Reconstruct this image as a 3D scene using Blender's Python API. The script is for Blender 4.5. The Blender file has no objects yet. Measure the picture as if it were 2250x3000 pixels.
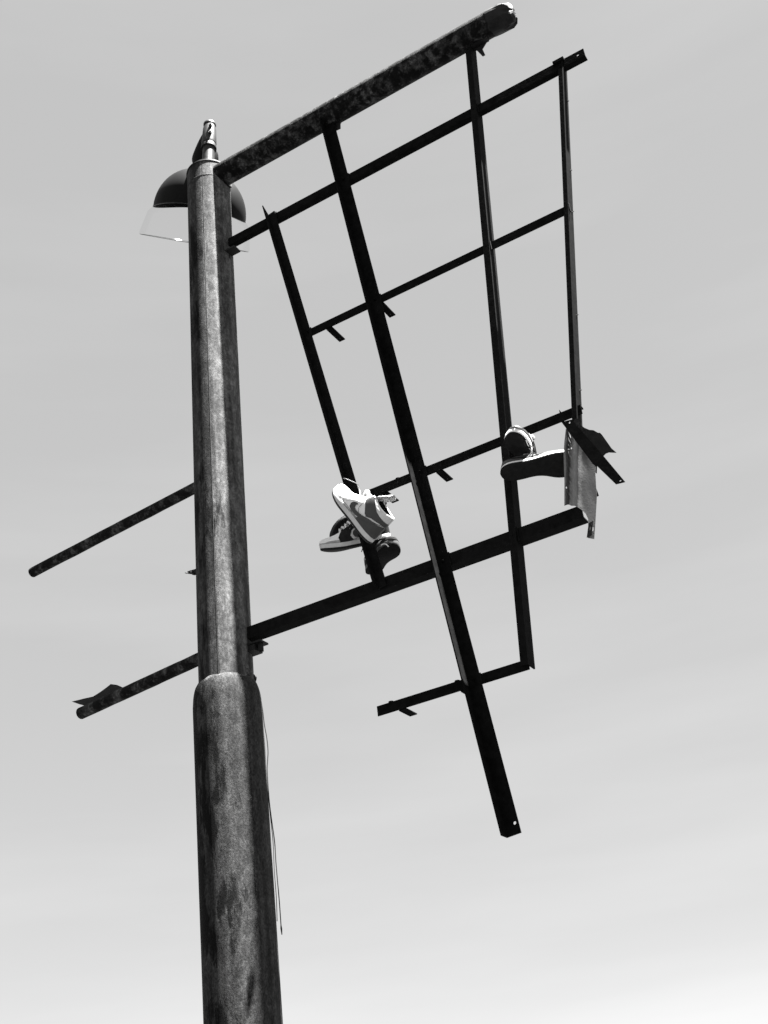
import bpy, bmesh, math, random
from mathutils import Vector, Matrix, noise
from mathutils.geometry import delaunay_2d_cdt

random.seed(7)
PI = math.pi
scene = bpy.context.scene
C = scene.collection

# ------------------------------------------------------------------ camera
CAM_POS = Vector((0.0, 0.0, 1.6))
RIGHT = Vector((0.99233, 0.061499, -0.107232))      # camera right
DOWN = Vector((-0.123615, 0.493685, -0.86081))      # camera down
FWD = Vector((0.0, 0.867463, 0.497501))             # viewing direction
cam = bpy.data.cameras.new('camera')
cam.sensor_fit = 'VERTICAL'
cam.sensor_height = 36.0
cam.lens = 36.0 * 3363.6 / 3000.0
cam.clip_start = 0.05
cam.clip_end = 6000.0
camera = bpy.data.objects.new('camera', cam)
C.objects.link(camera)
R3 = Matrix((RIGHT, -DOWN, -FWD)).transposed()
camera.matrix_world = Matrix.Translation(CAM_POS) @ R3.to_4x4()
scene.camera = camera

# ------------------------------------------------------------------ frame of reference of the sign post
BASE = Vector((-0.704394, 4.222259, 0.0))           # foot of the post
A = Vector((0.89002, -0.455921, 0.0))               # horizontal direction of the top arm
N = Vector((-0.455921, -0.89002, 0.0))              # normal of the frame, towards the street
Z = Vector((0, 0, 1))


def W(s, z, n=0.0):
    return BASE + A * s + N * n + Z * z


# ------------------------------------------------------------------ sun and sky
SUN_EL = math.radians(68.5)
SUN_DIR = (A * math.cos(SUN_EL) + Z * math.sin(SUN_EL)).normalized()
sun = bpy.data.lights.new('sun', 'SUN')
sun.energy = 5.0
sun.angle = math.radians(0.53)
sun.color = (1.0, 0.995, 0.985)
sun_ob = bpy.data.objects.new('sun', sun)
sun_ob.rotation_euler = SUN_DIR.to_track_quat('Z', 'Y').to_euler()
sun_ob.location = (3, -3, 12)
C.objects.link(sun_ob)

world = bpy.data.worlds.new('World')
scene.world = world
world.use_nodes = True
nt = world.node_tree
nt.nodes.clear()
wo = nt.nodes.new('ShaderNodeOutputWorld')
bg = nt.nodes.new('ShaderNodeBackground')
sky = nt.nodes.new('ShaderNodeTexSky')
sky.sky_type = 'NISHITA'
sky.sun_disc = False
sky.sun_elevation = SUN_EL
sky.sun_rotation = math.atan2(A.x, A.y)
sky.altitude = 100.0
sky.air_density = 0.45
sky.dust_density = 0.15
sky.ozone_density = 1.0
bw = nt.nodes.new('ShaderNodeSeparateColor')        # black-and-white film behind a red filter: blue sky renders darker
# thin high cloud veils
tc = nt.nodes.new('ShaderNodeTexCoord')
mp = nt.nodes.new('ShaderNodeMapping')
mp.inputs['Scale'].default_value = (1.3, 1.3, 9.0)
mp.inputs['Rotation'].default_value = (0.10, -0.12, 0.3)
cn = nt.nodes.new('ShaderNodeTexNoise')
cn.inputs['Scale'].default_value = 1.5
cn.inputs['Detail'].default_value = 5.0
cn.inputs['Roughness'].default_value = 0.5
cr = nt.nodes.new('ShaderNodeMapRange')
cr.inputs[1].default_value = 0.42
cr.inputs[2].default_value = 0.75
cr.inputs[3].default_value = 0.985
cr.inputs[4].default_value = 1.07
mu = nt.nodes.new('ShaderNodeMath')
mu.operation = 'MULTIPLY'
L = nt.links.new
L(tc.outputs['Generated'], mp.inputs['Vector'])
L(mp.outputs[0], cn.inputs['Vector'])
L(cn.outputs['Fac'], cr.inputs[0])
L(sky.outputs[0], bw.inputs[0])
veil = nt.nodes.new('ShaderNodeMix')                # even milky veil over the whole sky
veil.data_type = 'FLOAT'
veil.inputs[0].default_value = 0.55
veil.inputs[3].default_value = 1.15
pw = nt.nodes.new('ShaderNodeMath')                 # the film's soft response to the sky
pw.operation = 'POWER'
pw.inputs[1].default_value = 0.66
L(bw.outputs[0], pw.inputs[0])
L(pw.outputs[0], veil.inputs[2])
L(veil.outputs[0], mu.inputs[0])
L(cr.outputs[0], mu.inputs[1])
L(mu.outputs[0], bg.inputs['Color'])
bg.inputs['Strength'].default_value = 0.05
L(bg.outputs[0], wo.inputs[0])

scene.view_settings.view_transform = 'Standard'
scene.view_settings.look = 'None'
scene.view_settings.gamma = 1.0
scene.view_settings.exposure = 3.65
scene.view_settings.use_curve_mapping = False
scene.cycles.max_bounces = 6
scene.cycles.transparent_max_bounces = 12


# ------------------------------------------------------------------ materials
def mat_plain(name, v, rough=0.6, spec=0.3, metal=0.0, bump=0.0, bscale=60.0, vary=0.0, vscale=20.0):
    m = bpy.data.materials.new(name)
    m.use_nodes = True
    t = m.node_tree
    b = t.nodes['Principled BSDF']
    b.inputs['Base Color'].default_value = (v, v, v, 1)
    b.inputs['Roughness'].default_value = rough
    b.inputs['Specular IOR Level'].default_value = spec * 0.6
    b.inputs['Metallic'].default_value = metal
    c = t.nodes.new('ShaderNodeTexCoord')
    if vary > 0:
        n = t.nodes.new('ShaderNodeTexNoise')
        n.inputs['Scale'].default_value = vscale
        n.inputs['Detail'].default_value = 6
        n.inputs['Roughness'].default_value = 0.65
        r = t.nodes.new('ShaderNodeMapRange')
        r.inputs[1].default_value = 0.3
        r.inputs[2].default_value = 0.7
        r.inputs[3].default_value = v * (1 - vary)
        r.inputs[4].default_value = v * (1 + vary)
        t.links.new(c.outputs['Object'], n.inputs['Vector'])
        t.links.new(n.outputs['Fac'], r.inputs[0])
        t.links.new(r.outputs[0], b.inputs['Base Color'])
    if bump > 0:
        n2 = t.nodes.new('ShaderNodeTexNoise')
        n2.inputs['Scale'].default_value = bscale
        n2.inputs['Detail'].default_value = 4
        bp = t.nodes.new('ShaderNodeBump')
        bp.inputs['Strength'].default_value = bump
        bp.inputs['Distance'].default_value = 0.003
        t.links.new(c.outputs['Object'], n2.inputs['Vector'])
        t.links.new(n2.outputs['Fac'], bp.inputs['Height'])
        t.links.new(bp.outputs[0], b.inputs['Normal'])
    return m


def mat_rust(name, dark, mid, light, patch=(6.0, 6.0, 2.2), lo=0.42, hi=0.62, fleck=90.0, fleck_amt=0.5,
             rough=0.75, seam=None, bump=0.35, spec=0.06, stain_shade=0.0):
    """weathered paint: dark patches, streaked lighter paint, fine flecks; grey only"""
    m = bpy.data.materials.new(name)
    m.use_nodes = True
    t = m.node_tree
    N_ = t.nodes
    K = t.links.new
    b = N_['Principled BSDF']
    b.inputs['Roughness'].default_value = rough
    b.inputs['Specular IOR Level'].default_value = spec
    c = N_.new('ShaderNodeTexCoord')

    def nz(scale, vec=(1, 1, 1), detail=8, rg=0.62, dist=0.0):
        mpp = N_.new('ShaderNodeMapping')
        mpp.inputs['Scale'].default_value = vec
        n = N_.new('ShaderNodeTexNoise')
        n.inputs['Scale'].default_value = scale
        n.inputs['Detail'].default_value = detail
        n.inputs['Roughness'].default_value = rg
        n.inputs['Distortion'].default_value = dist
        K(c.outputs['Object'], mpp.inputs['Vector'])
        K(mpp.outputs[0], n.inputs['Vector'])
        return n.outputs['Fac']

    def rng(src, a, b_, c_, d):
        r = N_.new('ShaderNodeMapRange')
        r.inputs[1].default_value = a
        r.inputs[2].default_value = b_
        r.inputs[3].default_value = c_
        r.inputs[4].default_value = d
        K(src, r.inputs[0])
        return r.outputs[0]

    def math_(op, x, y):
        q = N_.new('ShaderNodeMath')
        q.operation = op
        for i, v in enumerate((x, y)):
            if isinstance(v, (int, float)):
                q.inputs[i].default_value = v
            else:
                K(v, q.inputs[i])
        return q.outputs[0]

    bn = nz(1.0, patch, 12, 0.72, 0.12)
    if stain_shade:            # dark stains biased left, also painting shade into the pipe's shaded side
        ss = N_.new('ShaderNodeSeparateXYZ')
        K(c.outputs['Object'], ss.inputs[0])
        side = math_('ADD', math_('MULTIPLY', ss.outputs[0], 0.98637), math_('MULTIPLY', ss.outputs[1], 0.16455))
        bn = math_('ADD', bn, math_('MULTIPLY', side, stain_shade))
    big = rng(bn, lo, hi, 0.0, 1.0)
    streak = rng(nz(1.0, (30, 30, 1.3), 5, 0.55), 0.40, 0.68, 0.0, 1.0)
    blot = rng(nz(14.0, (1, 1, 0.6), 8, 0.75, 0.4), 0.45, 0.64, 0.0, 1.0)
    fl = rng(nz(fleck, (1, 1, 0.7), 6, 0.8), 0.40, 0.64, 0.0, 1.0)
    ridge = rng(nz(30.0, (1.3, 1.3, 0.6), 10, 0.75, 0.25), 0.47, 0.53, 0.0, 1.0)
    # paint value
    v = math_('ADD', mid, math_('MULTIPLY', streak, (light - mid) * 0.6))
    v = math_('ADD', v, math_('MULTIPLY', blot, (light - mid) * 0.45))
    v = math_('MULTIPLY', v, math_('ADD', 1 - fleck_amt, math_('MULTIPLY', fl, 2 * fleck_amt)))
    v = math_('MULTIPLY', v, math_('ADD', 0.72, math_('MULTIPLY', ridge, 0.40)))
    mix = N_.new('ShaderNodeMix')
    mix.data_type = 'FLOAT'
    K(big, mix.inputs[0])
    K(math_('MULTIPLY', math_('ADD', 0.45, math_('ADD', math_('MULTIPLY', fl, 0.8), math_('MULTIPLY', blot, 0.5))), dark), mix.inputs[2])
    K(v, mix.inputs[3])
    out = mix.outputs[0]
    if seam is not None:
        # colour steps darker on one side of the pipe's long weld seam
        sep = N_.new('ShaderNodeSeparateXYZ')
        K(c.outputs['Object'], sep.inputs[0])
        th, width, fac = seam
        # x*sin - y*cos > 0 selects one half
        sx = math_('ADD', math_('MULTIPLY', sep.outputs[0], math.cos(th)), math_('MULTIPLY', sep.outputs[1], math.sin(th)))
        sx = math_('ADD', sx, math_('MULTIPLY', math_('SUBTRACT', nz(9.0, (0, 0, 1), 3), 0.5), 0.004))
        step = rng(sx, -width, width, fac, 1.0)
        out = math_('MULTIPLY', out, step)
    K(out, b.inputs['Base Color'])
    bp = N_.new('ShaderNodeBump')
    bp.inputs['Strength'].default_value = bump
    bp.inputs['Distance'].default_value = 0.002
    hsum = math_('ADD', math_('MULTIPLY', blot, 0.6), math_('MULTIPLY', fl, 0.6))
    hsum = math_('ADD', hsum, big)
    K(hsum, bp.inputs['Height'])
    K(bp.outputs[0], b.inputs['Normal'])
    return m


# right-hand direction as seen from the street, used for the seam
USIDE = Vector((0.98637, 0.16455, 0.0))
M_UP = mat_rust('weathered_pole_paint', 0.006, 0.037, 0.142, lo=0.375, hi=0.445, fleck_amt=0.35, stain_shade=1.0, patch=(7, 7, 1.6),
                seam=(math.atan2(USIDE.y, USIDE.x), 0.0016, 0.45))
M_LOW = mat_rust('weathered_lower_pole_paint', 0.004, 0.0185, 0.050, patch=(14.3, 12.1, 4.3), lo=0.385, hi=0.445, fleck_amt=0.52, stain_shade=0.9, fleck=150.0,
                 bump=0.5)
M_WELD = mat_rust('rough_weld', 0.012, 0.035, 0.09, lo=0.30, hi=0.5, fleck=70, fleck_amt=0.5, bump=1.0)
M_ARM = mat_rust('blackened_arm_paint', 0.004, 0.012, 0.10, patch=(22, 22, 22), lo=0.47, hi=0.58, fleck_amt=0.6)
M_BAR = mat_rust('scraped_bar_paint', 0.005, 0.014, 0.11, patch=(18, 18, 18), lo=0.46, hi=0.58, fleck_amt=0.5)
M_STEEL = mat_plain('black_angle_steel', 0.005, 0.75, 0.02, bump=0.25, bscale=90, vary=0.5, vscale=35)
M_STEEL2 = mat_plain('worn_angle_steel', 0.0065, 0.7, 0.03, bump=0.25, bscale=90, vary=0.4, vscale=35)
M_SHEET = mat_plain('galvanised_sheet', 0.17, 0.5, 0.4, metal=0.15, bump=0.12, bscale=220, vary=0.14, vscale=90)
# rust in the groove by the lip, plus fold shading painted as tone bands
_t = M_SHEET.node_tree
_b = _t.nodes['Principled BSDF']
_src = _b.inputs['Base Color'].links[0].from_socket
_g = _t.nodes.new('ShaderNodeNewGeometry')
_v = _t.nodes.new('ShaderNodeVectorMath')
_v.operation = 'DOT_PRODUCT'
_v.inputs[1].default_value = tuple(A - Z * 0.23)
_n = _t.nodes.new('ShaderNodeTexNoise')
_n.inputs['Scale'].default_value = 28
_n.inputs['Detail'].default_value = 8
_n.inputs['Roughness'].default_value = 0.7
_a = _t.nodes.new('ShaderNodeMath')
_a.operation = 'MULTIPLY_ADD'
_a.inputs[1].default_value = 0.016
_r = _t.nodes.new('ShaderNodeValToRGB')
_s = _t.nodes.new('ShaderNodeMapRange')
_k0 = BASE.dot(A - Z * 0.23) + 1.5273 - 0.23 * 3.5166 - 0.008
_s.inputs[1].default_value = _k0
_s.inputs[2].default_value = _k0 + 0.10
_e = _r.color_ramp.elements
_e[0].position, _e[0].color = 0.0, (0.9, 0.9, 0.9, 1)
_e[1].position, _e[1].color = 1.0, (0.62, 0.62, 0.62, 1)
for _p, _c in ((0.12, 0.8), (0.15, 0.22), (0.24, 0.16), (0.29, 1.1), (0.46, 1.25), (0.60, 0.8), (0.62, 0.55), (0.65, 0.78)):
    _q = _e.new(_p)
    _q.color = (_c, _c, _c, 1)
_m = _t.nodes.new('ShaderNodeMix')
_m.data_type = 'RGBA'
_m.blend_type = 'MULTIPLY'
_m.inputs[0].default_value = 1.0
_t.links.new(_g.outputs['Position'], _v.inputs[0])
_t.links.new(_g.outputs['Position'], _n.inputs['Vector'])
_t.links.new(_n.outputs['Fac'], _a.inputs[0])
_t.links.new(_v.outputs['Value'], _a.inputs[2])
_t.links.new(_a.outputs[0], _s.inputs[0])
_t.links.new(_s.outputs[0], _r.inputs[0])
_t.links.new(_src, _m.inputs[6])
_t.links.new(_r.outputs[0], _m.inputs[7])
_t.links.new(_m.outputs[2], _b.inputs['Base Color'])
M_RUST_SHEET = mat_plain('rusty_sheet', 0.012, 0.7, 0.3, bump=0.3, bscale=60, vary=0.7, vscale=18)
M_HOOD = mat_plain('dark_enamel', 0.006, 0.55, 0.08, vary=0.25, vscale=9)
M_CAST = mat_plain('cast_aluminium', 0.022, 0.5, 0.3, metal=0.1, bump=0.2, bscale=50, vary=0.4, vscale=25)
M_DARK = mat_plain('dark_fitting', 0.006, 0.6, 0.4, bump=0.3, bscale=60)
M_FOIL = mat_plain('crumpled_end_metal', 0.008, 0.5, 0.3, metal=0.1, bump=0.8, bscale=25, vary=0.8, vscale=22)
M_WIRE = mat_plain('black_wire', 0.015, 0.5, 0.4)
M_WHITE = mat_plain('white_leather', 0.70, 0.45, 0.4, bump=0.15, bscale=150, vary=0.05, vscale=30)
M_OFFW = mat_plain('off_white_leather', 0.50, 0.5, 0.35, bump=0.15, bscale=150, vary=0.10, vscale=30)
M_GREY = mat_plain('grey_leather', 0.30, 0.55, 0.3, bump=0.2, bscale=120, vary=0.3, vscale=40)
M_DGREY = mat_plain('charcoal_leather', 0.05, 0.55, 0.3, bump=0.2, bscale=150, vary=0.12, vscale=30)
M_BLACK = mat_plain('black_suede', 0.012, 0.8, 0.2, bump=0.3, bscale=120, vary=0.3, vscale=30)
M_MID = mat_plain('white_midsole_rubber', 0.48, 0.5, 0.35, vary=0.12, vscale=25)
M_RAND = mat_plain('grey_rand', 0.028, 0.7, 0.1, bump=0.2, bscale=150, vary=0.3, vscale=40)
M_LINE = mat_plain('dark_seam', 0.06, 0.8, 0.2)
M_LACE = mat_plain('flat_lace', 0.60, 0.8, 0.1, bump=0.4, bscale=500, vary=0.2, vscale=120)
M_LACED = mat_plain('dark_lace', 0.04, 0.8, 0.1, bump=0.4, bscale=500)


def mat_outsole():
    m = mat_plain('black_rubber_outsole', 0.006, 0.8, 0.05)
    t = m.node_tree
    b = t.nodes['Principled BSDF']
    c = t.nodes.new('ShaderNodeTexCoord')
    mp_ = t.nodes.new('ShaderNodeMapping')
    mp_.inputs['Scale'].default_value = (60, 60, 60)
    br = t.nodes.new('ShaderNodeTexBrick')
    br.inputs['Scale'].default_value = 1.4
    br.inputs['Mortar Size'].default_value = 0.05
    br.inputs['Color1'].default_value = (0.010, 0.010, 0.010, 1)
    br.inputs['Color2'].default_value = (0.006, 0.006, 0.006, 1)
    br.inputs['Mortar'].default_value = (0.030, 0.030, 0.030, 1)
    n = t.nodes.new('ShaderNodeTexNoise')
    n.inputs['Scale'].default_value = 55
    n.inputs['Detail'].default_value = 5
    mx = t.nodes.new('ShaderNodeMix')
    mx.data_type = 'RGBA'
    mx.blend_type = 'MULTIPLY'
    mx.inputs[0].default_value = 0.7
    t.links.new(c.outputs['Object'], mp_.inputs[0])
    t.links.new(mp_.outputs[0], br.inputs['Vector'])
    t.links.new(c.outputs['Object'], n.inputs['Vector'])
    t.links.new(br.outputs['Color'], mx.inputs[6])
    t.links.new(n.outputs['Fac'], mx.inputs[7])
    t.links.new(mx.outputs[2], b.inputs['Base Color'])
    return m


M_OUT = mat_outsole()

M_CLEAR = bpy.data.materials.new('clear_acrylic')
M_CLEAR.use_nodes = True
_t = M_CLEAR.node_tree
_t.nodes.clear()
_o = _t.nodes.new('ShaderNodeOutputMaterial')
_tr = _t.nodes.new('ShaderNodeBsdfTransparent')
_tr.inputs[0].default_value = (0.975, 0.975, 0.975, 1)
_gl = _t.nodes.new('ShaderNodeBsdfGlossy')
_gl.inputs['Roughness'].default_value = 0.08
_gl.inputs['Color'].default_value = (0.55, 0.55, 0.55, 1)
_fr = _t.nodes.new('ShaderNodeFresnel')
_fr.inputs['IOR'].default_value = 1.12
_mx = _t.nodes.new('ShaderNodeMixShader')
_ml = _t.nodes.new('ShaderNodeMath')
_ml.operation = 'MULTIPLY'
_ml.inputs[1].default_value = 0.09
_t.links.new(_fr.outputs[0], _ml.inputs[0])
_t.links.new(_ml.outputs[0], _mx.inputs[0])
_t.links.new(_tr.outputs[0], _mx.inputs[1])
_t.links.new(_gl.outputs[0], _mx.inputs[2])
_t.links.new(_mx.outputs[0], _o.inputs[0])
M_CLEAR_RIM = mat_plain('acrylic_edge', 0.02, 0.8, 0.1)


# ------------------------------------------------------------------ helpers
def link(name, me, mat, parent=None, smooth=False, world=True):
    """link a mesh whose vertices are in world space (or in the parent's space when world=False)"""
    me.materials.append(mat)
    o = bpy.data.objects.new(name, me)
    C.objects.link(o)
    if parent is not None:
        bpy.context.view_layer.update()
        o.parent = parent
        if world:
            o.matrix_parent_inverse = parent.matrix_world.inverted()
    if smooth:
        for p in me.polygons:
            p.use_smooth = True
    return o


def from_bm(name, bm, mat, parent=None, smooth=False, world=True):
    bmesh.ops.recalc_face_normals(bm, faces=bm.faces[:])
    me = bpy.data.meshes.new(name)
    bm.to_mesh(me)
    bm.free()
    return link(name, me, mat, parent, smooth, world)


def thing(name, label, cat, loc, group=None, rot=None):
    o = bpy.data.objects.new(name, None)
    o.empty_display_size = 0.05
    mw = Matrix.Translation(loc)
    if rot is not None:
        mw = mw @ rot.to_4x4()
    o.matrix_world = mw
    C.objects.link(o)
    o['label'] = label
    o['category'] = cat
    if group:
        o['group'] = group
    bpy.context.view_layer.update()
    return o


def auto_sharp(o, deg=35):
    me = o.data
    for p in me.polygons:
        p.use_smooth = True
    me.set_sharp_from_angle(angle=math.radians(deg))


def tube_bm(bm, pts, rad, seg=10, cap=True, closed=False):
    """sweep a circle along points; rad is a number or list"""
    n = len(pts)
    pts = [Vector(p) for p in pts]
    rad = rad if isinstance(rad, (list, tuple)) else [rad] * n
    prev = None
    rings = []
    for i in range(n):
        if closed:
            d = (pts[(i + 1) % n] - pts[i - 1]).normalized()
        else:
            d = (pts[min(i + 1, n - 1)] - pts[max(i - 1, 0)]).normalized()
        if prev is None:
            up = Vector((0, 0, 1)) if abs(d.z) < 0.9 else Vector((1, 0, 0))
            x = d.cross(up).normalized()
        else:
            x = (prev - d * prev.dot(d)).normalized()
        prev = x
        y = d.cross(x)
        rings.append([bm.verts.new(pts[i] + (x * math.cos(2 * PI * k / seg) + y * math.sin(2 * PI * k / seg)) * rad[i])
                      for k in range(seg)])
    m = n if closed else n - 1
    for i in range(m):
        a, b = rings[i], rings[(i + 1) % n]
        for k in range(seg):
            bm.faces.new((a[k], a[(k + 1) % seg], b[(k + 1) % seg], b[k]))
    if cap and not closed:
        bm.faces.new(rings[0][::-1])
        bm.faces.new(rings[-1])
    return rings


def tube(name, pts, rad, mat, parent, seg=10, closed=False, smooth=True, world=True):
    bm = bmesh.new()
    tube_bm(bm, pts, rad, seg, True, closed)
    o = from_bm(name, bm, mat, parent, smooth, world)
    if smooth:
        auto_sharp(o, 50)
    return o


def spline(pts, sub=6):
    """Catmull-Rom through points"""
    P = [Vector(p) for p in pts]
    P = [P[0] * 2 - P[1]] + P + [P[-1] * 2 - P[-2]]
    out = []
    for i in range(1, len(P) - 2):
        for k in range(sub):
            t = k / sub
            p0, p1, p2, p3 = P[i - 1], P[i], P[i + 1], P[i + 2]
            out.append(0.5 * ((2 * p1) + (p2 - p0) * t + (2 * p0 - 5 * p1 + 4 * p2 - p3) * t * t
                              + (3 * p1 - p0 - 3 * p2 + p3) * t ** 3))
    out.append(P[-2])
    return out


def in_poly(x, y, poly):
    c = False
    j = len(poly) - 1
    for i in range(len(poly)):
        xi, yi = poly[i]
        xj, yj = poly[j]
        if (yi > y) != (yj > y) and x < (xj - xi) * (y - yi) / (yj - yi) + xi:
            c = not c
        j = i
    return c


def tri_sheet(outline, holes=(), grid=None):
    """triangulate a 2-D outline with holes; grid=(dx,dy) adds inner points"""
    pts, edges = [], []

    def loop(poly):
        k = len(pts)
        m = len(poly)
        pts.extend(Vector(p) for p in poly)
        edges.extend((k + i, k + (i + 1) % m) for i in range(m))
    ol = []
    for i in range(len(outline)):                   # split long edges
        a, b = Vector(outline[i]), Vector(outline[(i + 1) % len(outline)])
        k = 1
        if grid:
            k = max(1, int(math.ceil(max(abs(b.x - a.x) / grid[0], abs(b.y - a.y) / grid[1]))))
        for q in range(k):
            p = a.lerp(b, q / k)
            ol.append((p.x, p.y))
    loop(ol)
    for h in holes:
        loop(h)
    if grid:
        xs = [p[0] for p in ol]
        ys = [p[1] for p in ol]
        x = min(xs) + grid[0] * 0.5
        while x < max(xs):
            y = min(ys) + grid[1] * 0.5
            while y < max(ys):
                if in_poly(x, y, ol) and not any(in_poly(x, y, h) for h in holes):
                    pts.append(Vector((x, y)))
                y += grid[1]
            x += grid[0]
    v, e, f, *_ = delaunay_2d_cdt(pts, edges, [], 0, 1e-7)
    keep = []
    for t in f:
        cx = sum(v[i].x for i in t) / len(t)
        cy = sum(v[i].y for i in t) / len(t)
        if in_poly(cx, cy, ol) and not any(in_poly(cx, cy, h) for h in holes):
            keep.append(t)
    return [(p.x, p.y) for p in v], keep


def circle2(cx, cy, r, n=12, ry=None, rot=0.0):
    ry = ry or r
    out = []
    for i in range(n):
        a = 2 * PI * i / n
        x, y = r * math.cos(a), ry * math.sin(a)
        out.append((cx + x * math.cos(rot) - y * math.sin(rot), cy + x * math.sin(rot) + y * math.cos(rot)))
    return out


def slab_bm(bm, outline, holes, t, frame, grid=None, warp=None):
    """a plate: the 2-D outline placed with frame(x, y, h) -> Vector, thickness t along h"""
    v, f = tri_sheet(outline, holes, grid)
    w = warp or (lambda x, y: 0.0)
    top = [bm.verts.new(frame(x, y, w(x, y) + t)) for x, y in v]
    bot = [bm.verts.new(frame(x, y, w(x, y))) for x, y in v]
    cnt = {}
    for tri in f:
        bm.faces.new([top[i] for i in tri])
        bm.faces.new([bot[i] for i in reversed(tri)])
        for i in range(len(tri)):
            a, b = tri[i], tri[(i + 1) % len(tri)]
            cnt[(a, b)] = cnt.get((a, b), 0) + 1
    for (a, b) in list(cnt):
        if (b, a) not in cnt:
            bm.faces.new((top[b], top[a], bot[a], bot[b]))


def box_bm(bm, o, ex, ey, ez):
    """box from corner o spanned by three edge vectors"""
    vs = [bm.verts.new(o + ex * i + ey * j + ez * k) for i in (0, 1) for j in (0, 1) for k in (0, 1)]
    for q in ((0, 1, 3, 2), (4, 6, 7, 5), (0, 4, 5, 1), (2, 3, 7, 6), (0, 2, 6, 4), (1, 5, 7, 3)):
        bm.faces.new([vs[i] for i in q])


def angle_iron(name, p0, p1, face_w, face_side, fl_w, fl_dir, mat, parent, n0=0.0, t=0.0045,
               face_ext=(0, 0), fl_ext=(0, 0), holes0=(), holes1=(), fl_holes=(), fl_taper=0.0, label=None):
    """L-section between two points (s, z) of its corner line in the frame plane.
    face: flange in the frame plane, on side face_side (+1/-1 of the in-plane perpendicular);
    flange: sticks out along N * fl_dir.  *_ext: extra length at the ends."""
    a, b = W(p0[0], p0[1], n0), W(p1[0], p1[1], n0)
    d = (b - a)
    ln = d.length
    d.normalize()
    perp = d.cross(N).normalized() * face_side
    if perp.dot(A) * face_side < 0 and abs(d.z) > 0.5:
        perp = -perp
    bm = bmesh.new()
    if face_w:
        x0, x1 = -face_ext[0], ln + face_ext[1]
        hs = [circle2(h[0], h[1], h[2]) for h in holes0]
        slab_bm(bm, [(x0, 0), (x1, 0), (x1, face_w), (x0, face_w)], hs, t,
                lambda x, y, h: a + d * x + perp * y + N * (h * -fl_dir))
    if fl_w:
        x0, x1 = -fl_ext[0], ln + fl_ext[1]
        hs = [circle2(h[0], h[1], h[2]) for h in fl_holes]
        # flange starts in the face's outer plane and leaves it on the other side
        if fl_dir > 0:
            fr = lambda x, y, h: a + d * x + N * y + perp * h
        else:
            fr = lambda x, y, h: a + d * x - N * y + perp * h
        slab_bm(bm, [(x0 + fl_taper, 0.0), (x1, 0.0), (x1, fl_w), (x0, fl_w)], hs, t * 1.02, fr)
    o = from_bm(name, bm, mat, parent)
    if label:
        o['label'] = label
    return o


def flat_bar(name, o0, d, ln, wv, wd, tv, mat, parent, hole=None, skew=0.0):
    """flat strip: origin, direction, length, width vector dir, width, thickness vector"""
    bm = bmesh.new()
    hs = [circle2(*hole)] if hole else []
    slab_bm(bm, [(0, 0), (ln, 0), (ln + skew, wd), (0, wd)], hs, 1.0,
            lambda x, y, h: o0 + d * x + wv * y + tv * h)
    return from_bm(name, bm, mat, parent)


def bolt(name, p, axis, mat, parent, r=0.007, h=0.008):
    bm = bmesh.new()
    tube_bm(bm, [p, p + axis * h], r, 6)
    tube_bm(bm, [p + axis * h * 0.9, p + axis * (h + 0.006)], r * 0.55, 8)
    return from_bm(name, bm, mat, parent)


# ------------------------------------------------------------------ ground
me = bpy.data.meshes.new('ground')
S_ = 2500.0
me.from_pydata([(-S_, -S_, 0), (S_, -S_, 0), (S_, S_, 0), (-S_, S_, 0)], [], [(0, 1, 2, 3)])
M_GROUND = mat_plain('asphalt_and_gravel', 0.025, 0.9, 0.2, bump=0.5, bscale=40, vary=0.5, vscale=3)
g = link('ground', me, M_GROUND)
g['kind'] = 'structure'

# ------------------------------------------------------------------ sign post
post = thing('sign_post', 'tall rusty round steel post, thick below and thinner above, pipe arm at its top',
             'sign post', BASE)


def up_axis(z):        # the upper pipe leans a little to the street's right
    return BASE + USIDE * (0.0045 + max(0.0, (z - 3.5)) * 0.0060) + Z * z


def low_axis(z):
    return BASE + USIDE * (0.0045 + (3.27 - z) * 0.0075) + Z * z


def ring_surface(name, axis, prof, mat, parent, seg=72, bumpy=0.0, cap=True):
    bm = bmesh.new()
    rings = []
    for r, z in prof:
        c = axis(z)
        ring = []
        for k in range(seg):
            th = 2 * PI * k / seg
            rr = r
            if bumpy:
                rr += bumpy * noise.noise(Vector((math.cos(th) * 6, math.sin(th) * 6, z * 40)))
            ring.append(bm.verts.new(c + Vector((math.cos(th) * rr, math.sin(th) * rr, 0))))
        rings.append(ring)
    for a, b in zip(rings, rings[1:]):
        for k in range(seg):
            bm.faces.new((a[k], a[(k + 1) % seg], b[(k + 1) % seg], b[k]))
    if cap:
        bm.faces.new(rings[0])
        bm.faces.new(rings[-1])
    o = from_bm(name, bm, mat, parent)
    auto_sharp(o, 40)
    return o


def recenter(o, c):
    """move the object's origin (keeps Object texture coordinates local to the pipe)"""
    inv = Matrix.Translation(-c)
    o.data.transform(inv)
    o.matrix_world = Matrix.Translation(c)


def part_at(o, parent, c):
    o.data.transform(Matrix.Translation(-c))
    o.parent = parent
    o.matrix_parent_inverse = Matrix.Identity(4)
    o.location = c - parent.matrix_world.translation


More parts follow.
